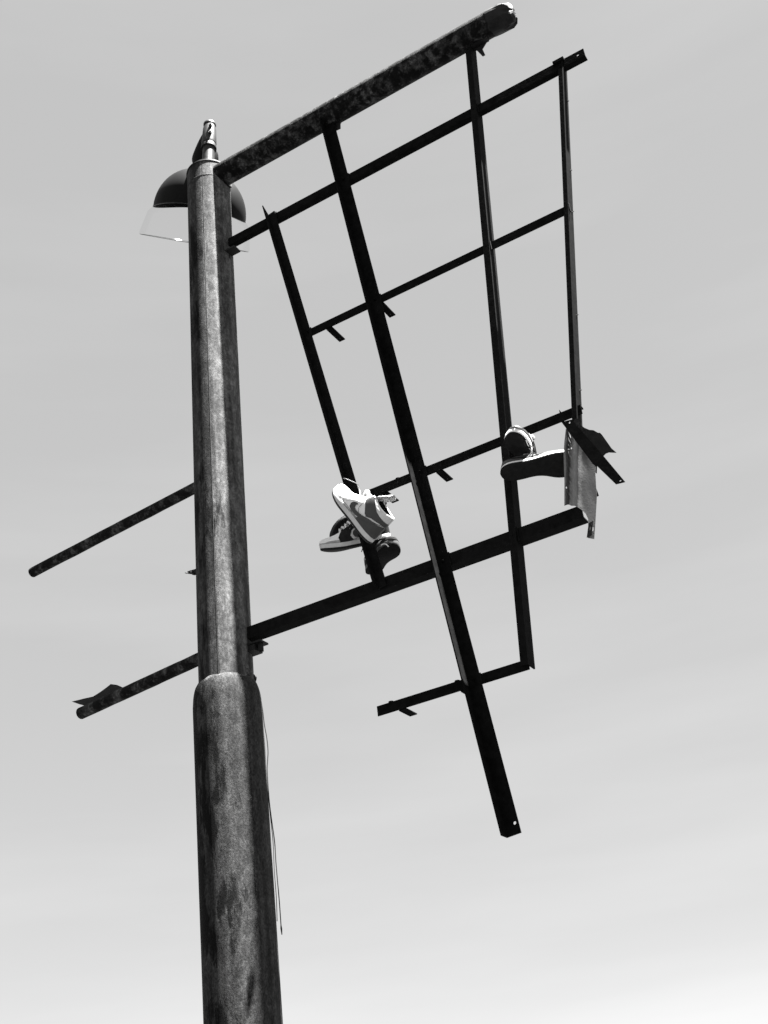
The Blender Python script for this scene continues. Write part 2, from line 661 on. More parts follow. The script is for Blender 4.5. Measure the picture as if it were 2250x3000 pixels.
UP_R, LOW_R = 0.1087, 0.1343
sh = []
for i in range(11):
    t = i / 10
    a = t * PI / 2
    sh.append((LOW_R - (LOW_R - UP_R + 0.001) * (1 - math.cos(a)), 3.22 + 0.112 * math.sin(a) ** 0.9 if t else 3.22))
o = ring_surface('lower_pipe', low_axis, [(LOW_R, 0.02 + i * 0.32) for i in range(10)] + sh, M_LOW, post, bumpy=0.0006, cap=False)
part_at(o, post, BASE + Z * 3.0)
o = ring_surface('weld_bead', low_axis, [(LOW_R - 0.012, 3.306), (LOW_R - 0.014, 3.318), (LOW_R - 0.019, 3.329), (UP_R + 0.001, 3.337), (UP_R - 0.002, 3.339)],
                 M_WELD, post, bumpy=0.005, cap=False)
part_at(o, post, BASE + Z * 3.2)
o = ring_surface('upper_pipe', up_axis, [(UP_R, 3.28 + i * 0.1425) for i in range(21)], M_UP, post)
# origin so that the seam plane passes at the weld seam's azimuth
part_at(o, post, BASE + USIDE * (-0.020) + Z * 4.7)
TOPZ = 3.28 + 20 * 0.1425
o = ring_surface('top_cap', up_axis, [(UP_R + 0.004, TOPZ + 0.001), (UP_R + 0.004, TOPZ + 0.009)], M_DARK, post)
# long weld seam and girth weld
UC = Vector((0.16455, -0.98637, 0))
a_seam = math.radians(-16)
ds = UC * math.cos(a_seam) + USIDE * math.sin(a_seam)
tube('weld_seam', [up_axis(3.33 + k * 0.28) + ds * (UP_R - 0.0006) for k in range(11)], 0.0018, M_UP, post, 6)
bm = bmesh.new()
zg = TOPZ - 0.098
tube_bm(bm, [up_axis(zg) + Vector((math.cos(t_ * PI / 24), math.sin(t_ * PI / 24), 0)) * (UP_R - 0.0012) +
             Z * 0.004 * noise.noise(Vector((t_ * 0.7, 0, 0))) for t_ in range(48)], 0.003, 6, closed=True)
from_bm('weld_ring', bm, M_UP, post, True)

# base plate and footing, below the picture
bm = bmesh.new()
c0 = low_axis(0.0)
box_bm(bm, c0 + Vector((-0.25, -0.25, 0.0)), Vector((0.5, 0, 0)), Vector((0, 0.5, 0)), Vector((0, 0, 0.022)))
from_bm('base_plate', bm, M_BAR, post)
for dx in (-0.2, 0.2):
    for dy in (-0.2, 0.2):
        bolt('anchor_bolt', c0 + Vector((dx, dy, 0.022)), Z, M_DARK, post, 0.02, 0.025)

# top arm
ARM_Z, ARM_R = 6.071, 0.0600
arm_pts = [W(0.02 + i * 0.0815, ARM_Z, 0) for i in range(21)]
o = tube('top_arm', arm_pts, ARM_R, M_ARM, post, 40)
part_at(o, post, W(0.8, ARM_Z))
# crushed end of the arm
bm = bmesh.new()
rings = []
seg = 28
prof = [(1.640, 1.03, 0.0), (1.675, 1.03, 0.03), (1.705, 1.00, 0.08), (1.730, 0.92, 0.14), (1.750, 0.76, 0.20), (1.760, 0.45, 0.24)]
for s, k, j in prof:
    ring = []
    for q in range(seg):
        th = 2 * PI * q / seg
        rr = ARM_R * k * (1 + j * (1 if (q // 2) % 2 else -1) * 0.5 + j * noise.noise(Vector((q * 0.9, s * 30, 0))))
        dz = -0.010 * (s - 1.640) / 0.120
        ring.append(bm.verts.new(W(s + 0.008 * noise.noise(Vector((q * 1.3, 5, s * 9))), ARM_Z + dz + math.cos(th) * rr, math.sin(th) * rr)))
    rings.append(ring)
for a, b in zip(rings, rings[1:]):
    for k in range(seg):
        bm.faces.new((a[k], a[(k + 1) % seg], b[(k + 1) % seg], b[k]))
bm.faces.new(rings[-1])
from_bm('crushed_pipe_end', bm, M_FOIL, post)
tube('arm_weld', [up_axis(ARM_Z) + A * (UP_R * 1.0 + 0.004 - (0.018 * math.sin(2 * PI * q / 28) ** 2)) + N * (ARM_R + 0.002) * math.sin(2 * PI * q / 28)
                  + Z * (ARM_R + 0.002) * math.cos(2 * PI * q / 28) for q in range(28)], 0.005, M_ARM, post, 6, closed=True)

# short side bars on the far side
SB = Vector((-0.909, 0.588, 0)).normalized()
for (z, ex, ey, r, mt, nm) in ((4.300, -1.0234, 0.6467, 0.0245, M_BAR, 1), (3.488, -0.7246, 0.5021, 0.0262, M_BAR, 2)):
    st = BASE + Z * z + Vector((-0.05, 0.028, 0))
    en = BASE + Vector((ex, ey, z))
    pts = [st.lerp(en, i / 16) + Z * 0.0015 * noise.noise(Vector((i * 0.6, z, 0))) for i in range(17)]
    rr = [r * (1 + 0.03 * noise.noise(Vector((i * 0.9, 0, z)))) for i in range(17)]
    o = tube('side_bar', pts, rr, mt, post, 24)
    o['label'] = 'longer side bar, upper of the two' if nm == 1 else 'shorter side bar with a torn metal flag'
    part_at(o, post, st)
    if nm == 2:
        b_ = Vector((-0.7246, 0.502, 0)).normalized()
        m_ = b_.cross(Z)
        bm = bmesh.new()
        o0 = BASE + m_ * 0.004
        slab_bm(bm, [(0.952, 3.5665), (0.880, 3.560), (0.824, 3.553), (0.770, 3.561), (0.706, 3.5720), (0.660, 3.552), (0.612, 3.522),
                     (0.612, 3.497), (0.700, 3.492), (0.860, 3.497), (0.868, 3.522), (0.905, 3.540)], [circle2(0.712, 3.549, 0.0025, 8)], 0.003,
                lambda x, y, h: o0 + b_ * x + Z * y + m_ * (h + 0.016 * math.sin((x - 0.6) * 9)), grid=(0.03, 0.03))
        f = from_bm('metal_flag', bm, M_RUST_SHEET, o)
    else:
        for q in (0.62, 0.35):
            p = st.lerp(en, q)
            b2 = bolt('bolt', p + UC * 0.022 - Z * 0.008, UC, M_CAST, o, 0.005, 0.004)

# bracket and bolt under the beam, conduit elbow on the pole
bm = bmesh.new()
box_bm(bm, W(0.09, 3.468, -0.060), A * 0.085, N * 0.055, Z * 0.007)
box_bm(bm, W(0.09, 3.44, -0.06), A * 0.055, N * 0.055, Z * 0.024)
from_bm('beam_bracket', bm, M_DARK, post)
bolt('bracket_bolt', W(0.158, 3.466, -0.03), -Z, M_DARK, post, 0.012, 0.03)
bolt('bracket_bolt', W(0.115, 5.53, -0.01), -Z, M_DARK, post, 0.010, 0.02)
bm = bmesh.new()
box_bm(bm, W(0.10, 5.535, -0.03), A * 0.075, N * 0.05, Z * 0.008)
from_bm('rail_bracket', bm, M_DARK, post)
sd = (USIDE * 0.80 + UC * 0.60).normalized()
e0 = up_axis(3.352)
tube('conduit_outlet', [e0 + USIDE * 0.080, e0 + USIDE * 0.104 + UC * 0.003, e0 + USIDE * 0.117 - Z * 0.001], [0.017, 0.017, 0.012],
     M_DARK, post, 14)
tube('conduit_boss', [e0 + sd * 0.095, e0 + sd * 0.113], [0.021, 0.014], M_BAR, post, 14)

# ------------------------------------------------------------------ hanging wires
cab = thing('cable', 'thin black wires dangling down the right side of the thick lower pole', 'cable', e0)


def SW(zz, side, off=0.04):      # along the right silhouette of the pole
    return BASE + USIDE * side + UC * off + Z * zz


wire = [(3.352, .110), (3.335, .120), (3.30, .129), (3.23, .139), (3.16, .1435), (3.10, .1500), (3.05, .1515), (3.01, .1475), (2.97, .1440), (2.86, .1450), (2.78, .1500), (2.70, .1560), (2.62, .1565), (2.49, .1600), (2.40, .1610)]
tube('wire', spline([SW(z, s, 0.0) for z, s in wire]), 0.0021, M_WIRE, cab, 6)
wire2 = [(3.350, .108), (3.25, .128), (3.10, .1395), (2.95, .1395), (2.80, .1455), (2.70, .1500), (2.60, .1485), (2.50, .1500), (2.42, .1480)]
tube('wire', spline([SW(z, s, 0.006) for z, s in wire2]), 0.0015, M_WIRE, cab, 6)
tube('connector', [SW(2.405, .1608, 0.0), SW(2.395, .1613, 0), SW(2.374, .1622, 0)], [0.0022, 0.0034, 0.0016], M_WIRE, cab, 8)

# ragged knot of wire on the left side of the pole
LS = -USIDE
kn = thing('wire_knot', 'small ragged knot of black wire sticking out of the left side of the pole', 'wire', up_axis(3.838) + LS * 0.109)
k0 = up_axis(3.838) + LS * 0.100


def KP(x, y, z):
    return k0 + LS * x + Z * y + UC * z


bm = bmesh.new()
for i in range(9):
    pts = []
    ph = random.uniform(0, 6)
    for j in range(14):
        t = j / 13
        r = 0.0125 * (1 - t * 0.75)
        pts.append(KP(0.002 + t * 0.042 * (0.6 + 0.4 * random.random()), r * math.sin(ph + j * 1.3), r * math.cos(ph + j * 1.1)))
    tube_bm(bm, spline(pts, 3), 0.0017, 6)
from_bm('twisted_core', bm, M_WIRE, kn, True)
tube('loose_end', spline([KP(0.030, 0.003, 0), KP(0.040, -0.002, 0), KP(0.046, -0.0035, 0), KP(0.053, -0.001, 0)]), 0.0016, M_WIRE, kn, 6)
tube('loose_end', spline([KP(0.020, -0.004, 0), KP(0.018, -0.010, 0), KP(0.015, -0.0135, 0), KP(0.011, -0.008, 0)]), 0.0013, M_WIRE, kn, 6)

# ------------------------------------------------------------------ sign frame
frame = thing('sign_lattice', 'bare black steel lattice, four fanned uprights crossed by rails between arm and beam',
              'sign frame', W(0.12, 3.52))

# uprights: corner line (s, z)
angle_iron('upright', (0.3600, 5.6700), (0.7253, 3.5000), 0.040, +1, 0.033, +1, M_STEEL2, frame, t=0.005,
           face_ext=(-0.030, 0), fl_ext=(0.010, -0.006), fl_taper=0.04, label='shortest upright, nearest the pole, two pairs of sneakers hang on it')
angle_iron('upright', (0.7250, 6.0500), (1.0835, 2.4889), 0.053, +1, 0.043, +1, M_STEEL, frame, t=0.005,
           fl_ext=(0.022, 0.0), fl_taper=0.04, holes0=[(3.543, 0.040, 0.0058)], label='longest and thickest upright, hanging far below the beam')
angle_iron('upright', (1.5330, 6.0250), (1.2642, 3.0323), 0.028, -1, 0.055, -1, M_STEEL2, frame, t=0.005,
           face_ext=(-0.030, 0), holes0=[(0.045, 0.016, 0.006)], label='upright with a single pair of sneakers on it')
angle_iron('upright', (1.9080, 5.6100), (1.6150, 3.8600), 0.019, -1, 0.050, -1, M_STEEL2, frame, t=0.005,
           face_ext=(-0.035, 0), fl_ext=(0.03, 0), label='right-hand outermost upright, ending at the loose sheet')

# rails, behind the uprights
RN = -0.0062


def rail(z, s0, s1, h, under, mat=M_STEEL, lean=0.0, lab=None):
    bm = bmesh.new()
    t = 0.005
    d = A
    a = W(s0, z - h / 2, RN)
    hole = [circle2(s1 - s0 - 0.03, h * 0.55, 0.006)] if lab == 'hole' else []
    slab_bm(bm, [(0, 0), (s1 - s0, lean), (s1 - s0, h + lean), (0, h)], hole, t, lambda x, y, q: a + d * x + Z * y - N * q)
    if under > 0:        # flange along the lower edge, pointing away from the street
        slab_bm(bm, [(0, t), (s1 - s0, t), (s1 - s0, under), (0, under)], [], t,
                lambda x, y, q: a + d * x - N * y + Z * (q + lean * x / (s1 - s0)))
    elif under < 0:
        slab_bm(bm, [(0, t), (s1 - s0, t), (s1 - s0, -under), (0, -under)], [], t,
                lambda x, y, q: a + d * x - N * y + Z * (h - t + q + lean * x / (s1 - s0)))
    return bm


def clip(parent, s, z, ln, w_=0.030, hole=True, n0=RN - 0.005):
    o0 = W(s - w_ / 2, z, n0)
    return flat_bar('clip', o0, -N, ln, A, w_, Z * 0.004, M_STEEL, parent,
                    hole=(ln - 0.018, w_ * 0.5, 0.0022, 8) if hole else None)


r1 = from_bm('rail', rail(5.612, 0.090, 2.006, 0.045, 0.030, lab='hole'), M_STEEL, frame)
r1['label'] = 'topmost rail, running from the pole past all uprights'
r2 = from_bm('rail', rail(4.838, 0.510, 1.776, 0.0405, -0.03), M_STEEL, frame)
r3 = from_bm('rail', rail(3.923, 0.705, 1.640, 0.0385, -0.03), M_STEEL, frame)
r4 = from_bm('rail', rail(3.037, 0.662, 1.262, 0.0370, -0.03), M_STEEL, frame)
r4['label'] = 'lowest and shortest rail, its left end free'
clip(r2, 0.630, 4.8150, 0.108, 0.030)
clip(r2, 0.893, 4.8150, 0.104, 0.030)
clip(r3, 1.045, 3.9000, 0.085, 0.030)
clip(r4, 0.762, 3.0150, 0.080, 0.030)
clip(r4, 1.010, 3.0150, 0.055, 0.028)
clip(r3, 0.800, 3.9000, 0.085, 0.030, hole=False)
bm = rail(3.5215, 0.095, 1.560, 0.050, 0.050)
bm_o = from_bm('beam', bm, M_STEEL2, frame)
bm_o['label'] = 'heavy angle beam bolted to the pole, carrying the foot of the sneaker uprights'
# bolts where uprights cross rails
def upr(k, z):
    a, b = (((0.3600, 5.6700), (0.7253, 3.5000)), ((0.7250, 6.0500), (1.0835, 2.4889)),
            ((1.5330, 6.0250), (1.2642, 3.0323)), ((1.9080, 5.6100), (1.6150, 3.8600)))[k]
    return a[0] + (b[0] - a[0]) * (z - a[1]) / (b[1] - a[1])


for k, z, ds_ in ((0, 4.84, .030), (1, 5.61, .030), (1, 4.84, .030), (1, 3.925, .03), (1, 3.52, .03), (1, 3.04, .03),
                  (2, 5.61, -.016), (2, 4.84, -.016), (2, 3.925, -.016), (2, 3.52, -.016), (3, 5.60, -.011), (3, 4.84, -.011)):
    n_ = 0.006 if k < 2 else 0.001
    bolt('bolt', W(upr(k, z) + ds_, z, n_ - 0.005), N, M_STEEL, frame, 0.006, 0.005)
# nuts peeping over the lower rails
for s, z in ((0.715, 3.0555), (0.985, 3.0555), (0.86, 3.9425)):
    bm = bmesh.new()
    tube_bm(bm, [W(s, z - 0.006, -0.02), W(s, z + 0.007, -0.02)], 0.010, 8)
    from_bm('nut', bm, M_STEEL, frame)
# weld beads where the rails meet the uprights
for k, z, h_ in ((0, 4.838, .0405), (1, 5.612, .045), (1, 4.838, .0405), (1, 3.923, .0385), (1, 3.5215, .05), (1, 3.037, .037),
                 (2, 5.612, .045), (2, 4.838, .0405), (2, 3.923, .0385), (2, 3.5215, .05), (3, 4.838, .0405), (0, 5.612, .045)):
    off = 0.054 if k == 1 else (0.042 if k == 0 else 0.003)
    pts = [W(upr(k, z) + off + 0.002 * noise.noise(Vector((q * 2.1, k, z))), z - h_ * 0.55 + h_ * 1.1 * q / 6, -0.003) for q in range(7)]
    tube('weld_bead', pts, [0.0035 + 0.0015 * noise.noise(Vector((q * 3.3, k * 5, z))) for q in range(7)], M_STEEL2, frame, 6)
# small rivets along the outer upright
for z in (5.42, 5.05, 4.84, 4.35, 4.02):
    s = upr(3, z)
    bolt('rivet', W(s + 0.001, z, -0.035), A, M_CAST, frame, 0.003, 0.002)
# lugs that hold the uprights to the pipe arm
bm = bmesh.new()
box_bm(bm, W(0.722, 6.008, -0.03), A * 0.085, N * 0.028, Z * 0.022)
slab_bm(bm, [(0, 0), (0.075, 0), (0.07, -0.05), (0.02, -0.045)], [], 0.005, lambda x, y, h: W(0.735 + x, 6.012 + y, -0.020 + h))
from_bm('arm_lug', bm, M_DARK, frame)
bm = bmesh.new()
box_bm(bm, W(1.510, 6.005, -0.03), A * 0.10, N * 0.028, Z * 0.02)
slab_bm(bm, [(0, 0), (0.08, 0.0), (0.052, -0.030), (0.058, -0.075), (0.045, -0.075), (0.025, -0.02)], [], 0.005,
        lambda x, y, h: W(1.520 + x, 6.008 + y, -0.030 + h))
from_bm('arm_lug', bm, M_DARK, frame)
bm = bmesh.new()
box_bm(bm, W(1.868, 5.622, -0.012), A * 0.05, N * 0.02, Z * 0.014)
from_bm('corner_lug', bm, M_STEEL, frame)

# ------------------------------------------------------------------ loose sheet and strip at the beam's end
sheet = thing('metal_sheet', 'torn galvanised sheet remnant hanging at the right end of the beam', 'sheet metal', W(1.6, 3.5, 0.06))


def rect(cx, cy, w, h, rot=0.0):
    out = []
    for x, y in ((-w, -h), (w, -h), (w, h), (-w, h)):
        out.append((cx + x * math.cos(rot) - y * math.sin(rot), cy + x * math.sin(rot) + y * math.cos(rot)))
    return out


S_OUT = [(1.5600, 3.7250), (1.5729, 3.7711), (1.5883, 3.8185), (1.6120, 3.8190), (1.6300, 3.7950), (1.6501, 3.7100), (1.6569, 3.6340), (1.6525, 3.6170),
         (1.6363, 3.5236), (1.6137, 3.4427), (1.5943, 3.3760), (1.5752, 3.3851), (1.5860, 3.4250), (1.5915, 3.4500),
         (1.5883, 3.4720), (1.5766, 3.4929), (1.5604, 3.5108), (1.5447, 3.5244), (1.5367, 3.5309),
         (1.5206, 3.5314), (1.5400, 3.6180)]
S_HOLES = [circle2(1.5900, 3.7406, 0.0028, 8, 0.0045), circle2(1.5420, 3.5948, 0.0026, 8, 0.0045),
           circle2(1.5860, 3.4790, 0.0035, 8, 0.0060, -0.3) if False else circle2(1.5975, 3.4130, 0.0032, 10, 0.0085, -0.15)]


def sheet_warp(x, y):
    """height of the bent sheet over the frame plane: a lip, a groove and two soft folds"""
    u = (x - 1.5206) - (y - 3.5314) * 0.2300      # distance from the sheet's left edge
    h = 0.0
    if u < 0.014:
        h = 0.016
    elif u < 0.020:
        h = 0.016 - (u - 0.014) / 0.006 * 0.010
    elif u < 0.028:
        h = 0.006 + (u - 0.020) / 0.008 * 0.004
    elif u < 0.065:
        h = 0.010 + 0.017 * math.sin((u - 0.028) / 0.037 * PI * 0.75)
    else:
        h = 0.0220 - (u - 0.065) * 0.30
    return 0.050 + h + (y - 3.60) * 0.03 + 0.0015 * noise.noise(Vector((x * 30, y * 10, 0)))


bm = bmesh.new()
slab_bm(bm, S_OUT, S_HOLES, 0.0015, lambda x, y, h: W(x + 0.0020, y - 0.0045, h), grid=(0.0055, 0.016), warp=sheet_warp)
o = from_bm('sheet_panel', bm, M_SHEET, sheet)
auto_sharp(o, 30)
bm = bmesh.new()
slab_bm(bm, [(0, 0), (0.018, 0.003), (0.019, 0.055), (0.003, 0.052)], [circle2(0.010, 0.030, 0.0035, 8, 0.008)], 0.0022,
        lambda x, y, h: W(1.5760 + x + y * 0.28, 3.3800 + y * 0.95, 0.0640 + h))
from_bm('end_tab', bm, M_RUST_SHEET, sheet)
# torn corner curling behind the strip
bm = bmesh.new()
F_OUT = [(1.6100, 3.8150), (1.6192, 3.8508), (1.6320, 3.8530), (1.6454, 3.8381), (1.6379, 3.8253), (1.6476, 3.8124), (1.6605, 3.8014),
         (1.6740, 3.7960), (1.6853, 3.7842), (1.6924, 3.7822), (1.6963, 3.7741), (1.7114, 3.7234), (1.7226, 3.7050), (1.6981, 3.7135),
         (1.6868, 3.7121), (1.6710, 3.7024), (1.6318, 3.7355), (1.6100, 3.7700)]
slab_bm(bm, F_OUT, [], 0.0015, lambda x, y, h: W(x, y, h), grid=(0.010, 0.010),
        warp=lambda x, y: 0.006 + (y - 3.76) * 0.45 + 0.006 * math.sin((x - 1.61) * 38) + 0.003 * noise.noise(Vector((x * 35, y * 20, 1))))
o = from_bm('torn_corner', bm, M_RUST_SHEET, sheet)
auto_sharp(o, 30)
bm = bmesh.new()
slab_bm(bm, [(1.6270, 3.5800), (1.6381, 3.5754), (1.6424, 3.5308), (1.6240, 3.5300)], [], 0.002, lambda x, y, h: W(x, y, 0.038 + h))
from_bm('torn_scrap', bm, M_RUST_SHEET, sheet)
bm = bmesh.new()
slab_bm(bm, [(1.6430, 3.6700), (1.6640, 3.6420), (1.6560, 3.6100), (1.6400, 3.6300)], [], 0.002, lambda x, y, h: W(x, y, 0.050 + h))
from_bm('torn_scrap', bm, M_RUST_SHEET, sheet)

strip = thing('steel_strip', 'short black angle strip hanging askew across the torn sheet, with a hole near each end', 'steel strip',
              W(1.61, 3.82, 0.1))
bm = bmesh.new()
B_OUT = [(1.5888, 3.8277), (1.6258, 3.8229), (1.6982, 3.6554), (1.7566, 3.5111), (1.7242, 3.5149), (1.6754, 3.6086), (1.6720, 3.6075), (1.6640, 3.6200)]
slab_bm(bm, B_OUT, [circle2(1.6165, 3.8143, 0.0035, 10, 0.0055), circle2(1.7420, 3.5212, 0.0042, 10, 0.0032)], 0.0045,
        lambda x, y, h: W(x, y, 0.0985 + h))
from_bm('strip_face', bm, M_STEEL2, strip)
bm = bmesh.new()
slab_bm(bm, [(0, 0), (0.300, 0), (0.290, -0.020), (0, -0.020)], [], 0.004,
        lambda x, y, h: W(1.6258 + x * 0.387 - h * 0.9, 3.8229 - x * 0.922 - h * 0.3, 0.1000 + y * 0.8))
from_bm('strip_flange', bm, M_STEEL, strip)
bm = bmesh.new()
slab_bm(bm, [(1.5888, 3.8277), (1.5965, 3.8665), (1.6044, 3.8485), (1.6121, 3.8301)], [], 0.003,
        lambda x, y, h: W(x, y, 0.100 + h + (y - 3.828) * 0.6))
from_bm('bent_tip', bm, M_STEEL2, strip)

# ------------------------------------------------------------------ lamp on the top of the post
LAX = Vector((0.28084, -0.64728, 0.70863)).normalized()
LC = Vector((-0.80437, 4.61111, 6.26081))                        # centre of its rim
LX = LAX.cross(Vector((0, 1, 0.2))).normalized()
LY = LAX.cross(LX)
LR = 0.2536
lamp = thing('barn_lamp', 'old yard lamp with dark domed hood and clear lens behind the post top', 'lamp', up_axis(TOPZ + 0.01))


def lathe(name, prof, mat, parent, seg=64, sharp=35, shift=None):
    bm = bmesh.new()
    rings = []
    for r, h in prof:
        sft = (shift or (lambda h_: Vector((0, 0, 0))))(h)
        if r < 1e-5:
            rings.append([bm.verts.new(LC + LAX * h + sft)])
        else:
            rings.append([bm.verts.new(LC + LAX * h + sft + (LX * math.cos(2 * PI * k / seg) + LY * math.sin(2 * PI * k / seg)) * r)
                          for k in range(seg)])
    for a, b in zip(rings, rings[1:]):
        for k in range(seg):
            if len(b) == 1 and len(a) > 1:
                bm.faces.new((a[k], a[(k + 1) % seg], b[0]))
            elif len(a) == 1 and len(b) > 1:
                bm.faces.new((a[0], b[(k + 1) % seg], b[k]))
            elif len(a) > 1:
                bm.faces.new((a[k], a[(k + 1) % seg], b[(k + 1) % seg], b[k]))
    for v in bm.verts:
        v.co = arch(v.co)
    o = from_bm(name, bm, mat, parent)
    auto_sharp(o, sharp)
    return o


prof = []
for i in range(17):
    a = i / 16 * PI / 2
    prof.append((LR * (math.cos(a) ** 0.92), LR * 0.97 * math.sin(a)))
prof[-1] = (0.0, LR * 0.97)
HOLLOW = (FWD - LAX * FWD.dot(LAX)).normalized()     # the rim is cut away front and back


def arch(p):
    h = (p - LC).dot(LAX)
    q = (p - LC) - LAX * h
    c = q.normalized().dot(HOLLOW) if q.length > 1e-4 else 0.0
    k = max(0.0, 1.0 - abs(h) / LR) if h > 0 else max(0.0, 1.0 - abs(h) / (LR * 0.55))
    return p + LAX * (0.17 * LR * (c * c) * k)


inner = [(r * 0.985, h * 0.985) for r, h in prof[::-1]]
inner[0] = (0.0, prof[-1][1] * 0.985)
lathe('hood', prof + inner[0:] + [prof[0]], M_HOOD, lamp)
M_INNER = mat_plain('white_enamel', 0.75, 0.35, 0.5)
lathe('hood_rim', [(LR * 1.000, 0.002), (LR * 1.006, 0.002), (LR * 1.006, -0.002), (LR * 0.985, -0.002), (LR * 0.985, 0.002), (LR, 0.002)], M_CAST, lamp)
lp = [(1.00, 0.0), (1.10, 0.115), (1.195, 0.56), (1.19, 0.60), (1.165, 0.615)]
lens_prof = [(LR * r, -LR * h) for r, h in lp]
toward = LX if LX.dot(USIDE) < 0 else -LX
lshift = lambda h: toward * (0.065 * LR * max(0.0, (-h / LR) - 0.1))
lathe('lens', lens_prof, M_CLEAR, lamp, 96, 20, lshift)
for r, h in ((1.175, 0.612),):
    c = LC - LAX * (LR * h) + lshift(-LR * h)
    tube('lens_edge', [c + (LX * math.cos(2 * PI * k / 72) + LY * math.sin(2 * PI * k / 72)) * (LR * r) for k in range(72)], 0.0012,
         M_CLEAR_RIM, lamp, 5, closed=True)
# bulb holder inside
tube('socket', [LC + LAX * LR * 0.9, LC + LAX * LR * 0.45], 0.035, M_CAST, lamp, 16)
bm = bmesh.new()
bmesh.ops.create_uvsphere(bm, u_segments=20, v_segments=12, radius=0.042)
for v in bm.verts:
    v.co = LC + LAX * (LR * 0.30) + LX * v.co.x + LY * v.co.y + LAX * (v.co.z * 1.5)
from_bm('bulb', bm, M_INNER, lamp, True)
# mounting stub, clamp head, neck and ballast housing
UCr = Vector((0.16455, -0.98637, 0))
st0 = BASE + USIDE * 0.018 + UCr * 0.03 + Z * (TOPZ + 0.008)
st1 = BASE + USIDE * 0.030 + UCr * 0.03 + Z * 6.335
tube('stub_pipe', [st0, st0.lerp(st1, 0.5), st1], 0.0315, M_CAST, lamp, 28)
hd = (st1 - st0).normalized()
c1 = st1 - hd * 0.035
tube('clamp_collar', [c1, c1 + hd * 0.012, c1 + hd * 0.0121, c1 + hd * 0.030], [0.0405, 0.0405, 0.039, 0.036], M_DARK, lamp, 28)
c2 = st1 - hd * 0.004
tube('clamp_head', [c2, c2 + hd * 0.010, c2 + hd * 0.115, c2 + hd * 0.132], [0.0375, 0.0395, 0.0345, 0.030], M_CAST, lamp, 28)
c3 = c2 + hd * 0.1325
tube('clamp_gap', [c3, c3 + hd * 0.010], 0.0305, M_DARK, lamp, 24)
tube('clamp_lid', [c3 + hd * 0.0101, c3 + hd * 0.020, c3 + hd * 0.030, c3 + hd * 0.035], [0.033, 0.0335, 0.026, 0.008], M_CAST, lamp, 24)
for q in (0.045, 0.100):
    p = c2 + hd * q + UCr * 0.034 + USIDE * 0.006
    tube('set_screw', [p, p + UCr * 0.014, p + UCr * 0.0141, p + UCr * 0.022], [0.009, 0.009, 0.005, 0.005], M_DARK, lamp, 8)
nk = [c2 + hd * 0.085 - UCr * 0.010, c2 + hd * 0.06 - UCr * 0.060 - USIDE * 0.020, c2 + hd * 0.02 - UCr * 0.120 - USIDE * 0.040,
      LC + LAX * (LR * 1.22), LC + LAX * (LR * 0.93)]
pts = spline(nk, 6)
rr = [0.034 + 0.028 * min(1, i / (len(pts) - 8)) if i < len(pts) - 1 else 0.070 for i in range(len(pts))]
tube('ballast_neck', pts, rr, M_HOOD, lamp, 28)

# ------------------------------------------------------------------ sneakers
XL = 0.29
WX = [0, .01, .03, .08, .15, .25, .35, .45, .55, .65, .75, .85, .92, .97, .992, 1.0]
LAT = [0, .012, .020, .0285, .033, .034, .035, .038, .043, .047, .048, .043, .034, .0225, .012, 0]
MED = [0, .012, .020, .0285, .0325, .0315, .028, .0265, .031, .041, .0465, .042, .031, .0195, .010, 0]
HX = [0, .10, .22, .34, .40, .45, .55, .655, .74, .83, .90, .95, .98, 1.0]
HIGH = [.127, .124, .125, .131, .129, .108, .0915, .0765, .066, .0575, .0525, .047, .041, .033]
LOWT = [.070, .066, .068, .080, .083, .085, .082, .0740, .065, .0570, .0520, .047, .041, .033]
RX = [0, .01, .05, .12, .25, .34, .42, .50, .58, .66, .74, .80, 1.0]
RIM = [0, .010, .019, .027, .029, .026, .020, .017, .015, .012, .006, 0, 0]


def interp(x, X, Y):
    if x <= X[0]:
        return Y[0]
    for i in range(len(X) - 1):
        if x <= X[i + 1]:
            t = (x - X[i]) / (X[i + 1] - X[i])
            # Catmull-like smooth slope
            m0 = (Y[i + 1] - Y[i - 1]) / (X[i + 1] - X[i - 1]) if i > 0 else (Y[i + 1] - Y[i]) / (X[i + 1] - X[i])
            m1 = (Y[i + 2] - Y[i]) / (X[i + 2] - X[i]) if i + 2 < len(X) else (Y[i + 1] - Y[i]) / (X[i + 1] - X[i])
            h = X[i + 1] - X[i]
            return ((2 * t ** 3 - 3 * t * t + 1) * Y[i] + (t ** 3 - 2 * t * t + t) * h * m0
                    + (-2 * t ** 3 + 3 * t * t) * Y[i + 1] + (t ** 3 - t * t) * h * m1)
    return Y[-1]


def toe_spring(x):
    u = max(0.0, (x / XL - 0.62) / 0.38)
    return 0.016 * u * u


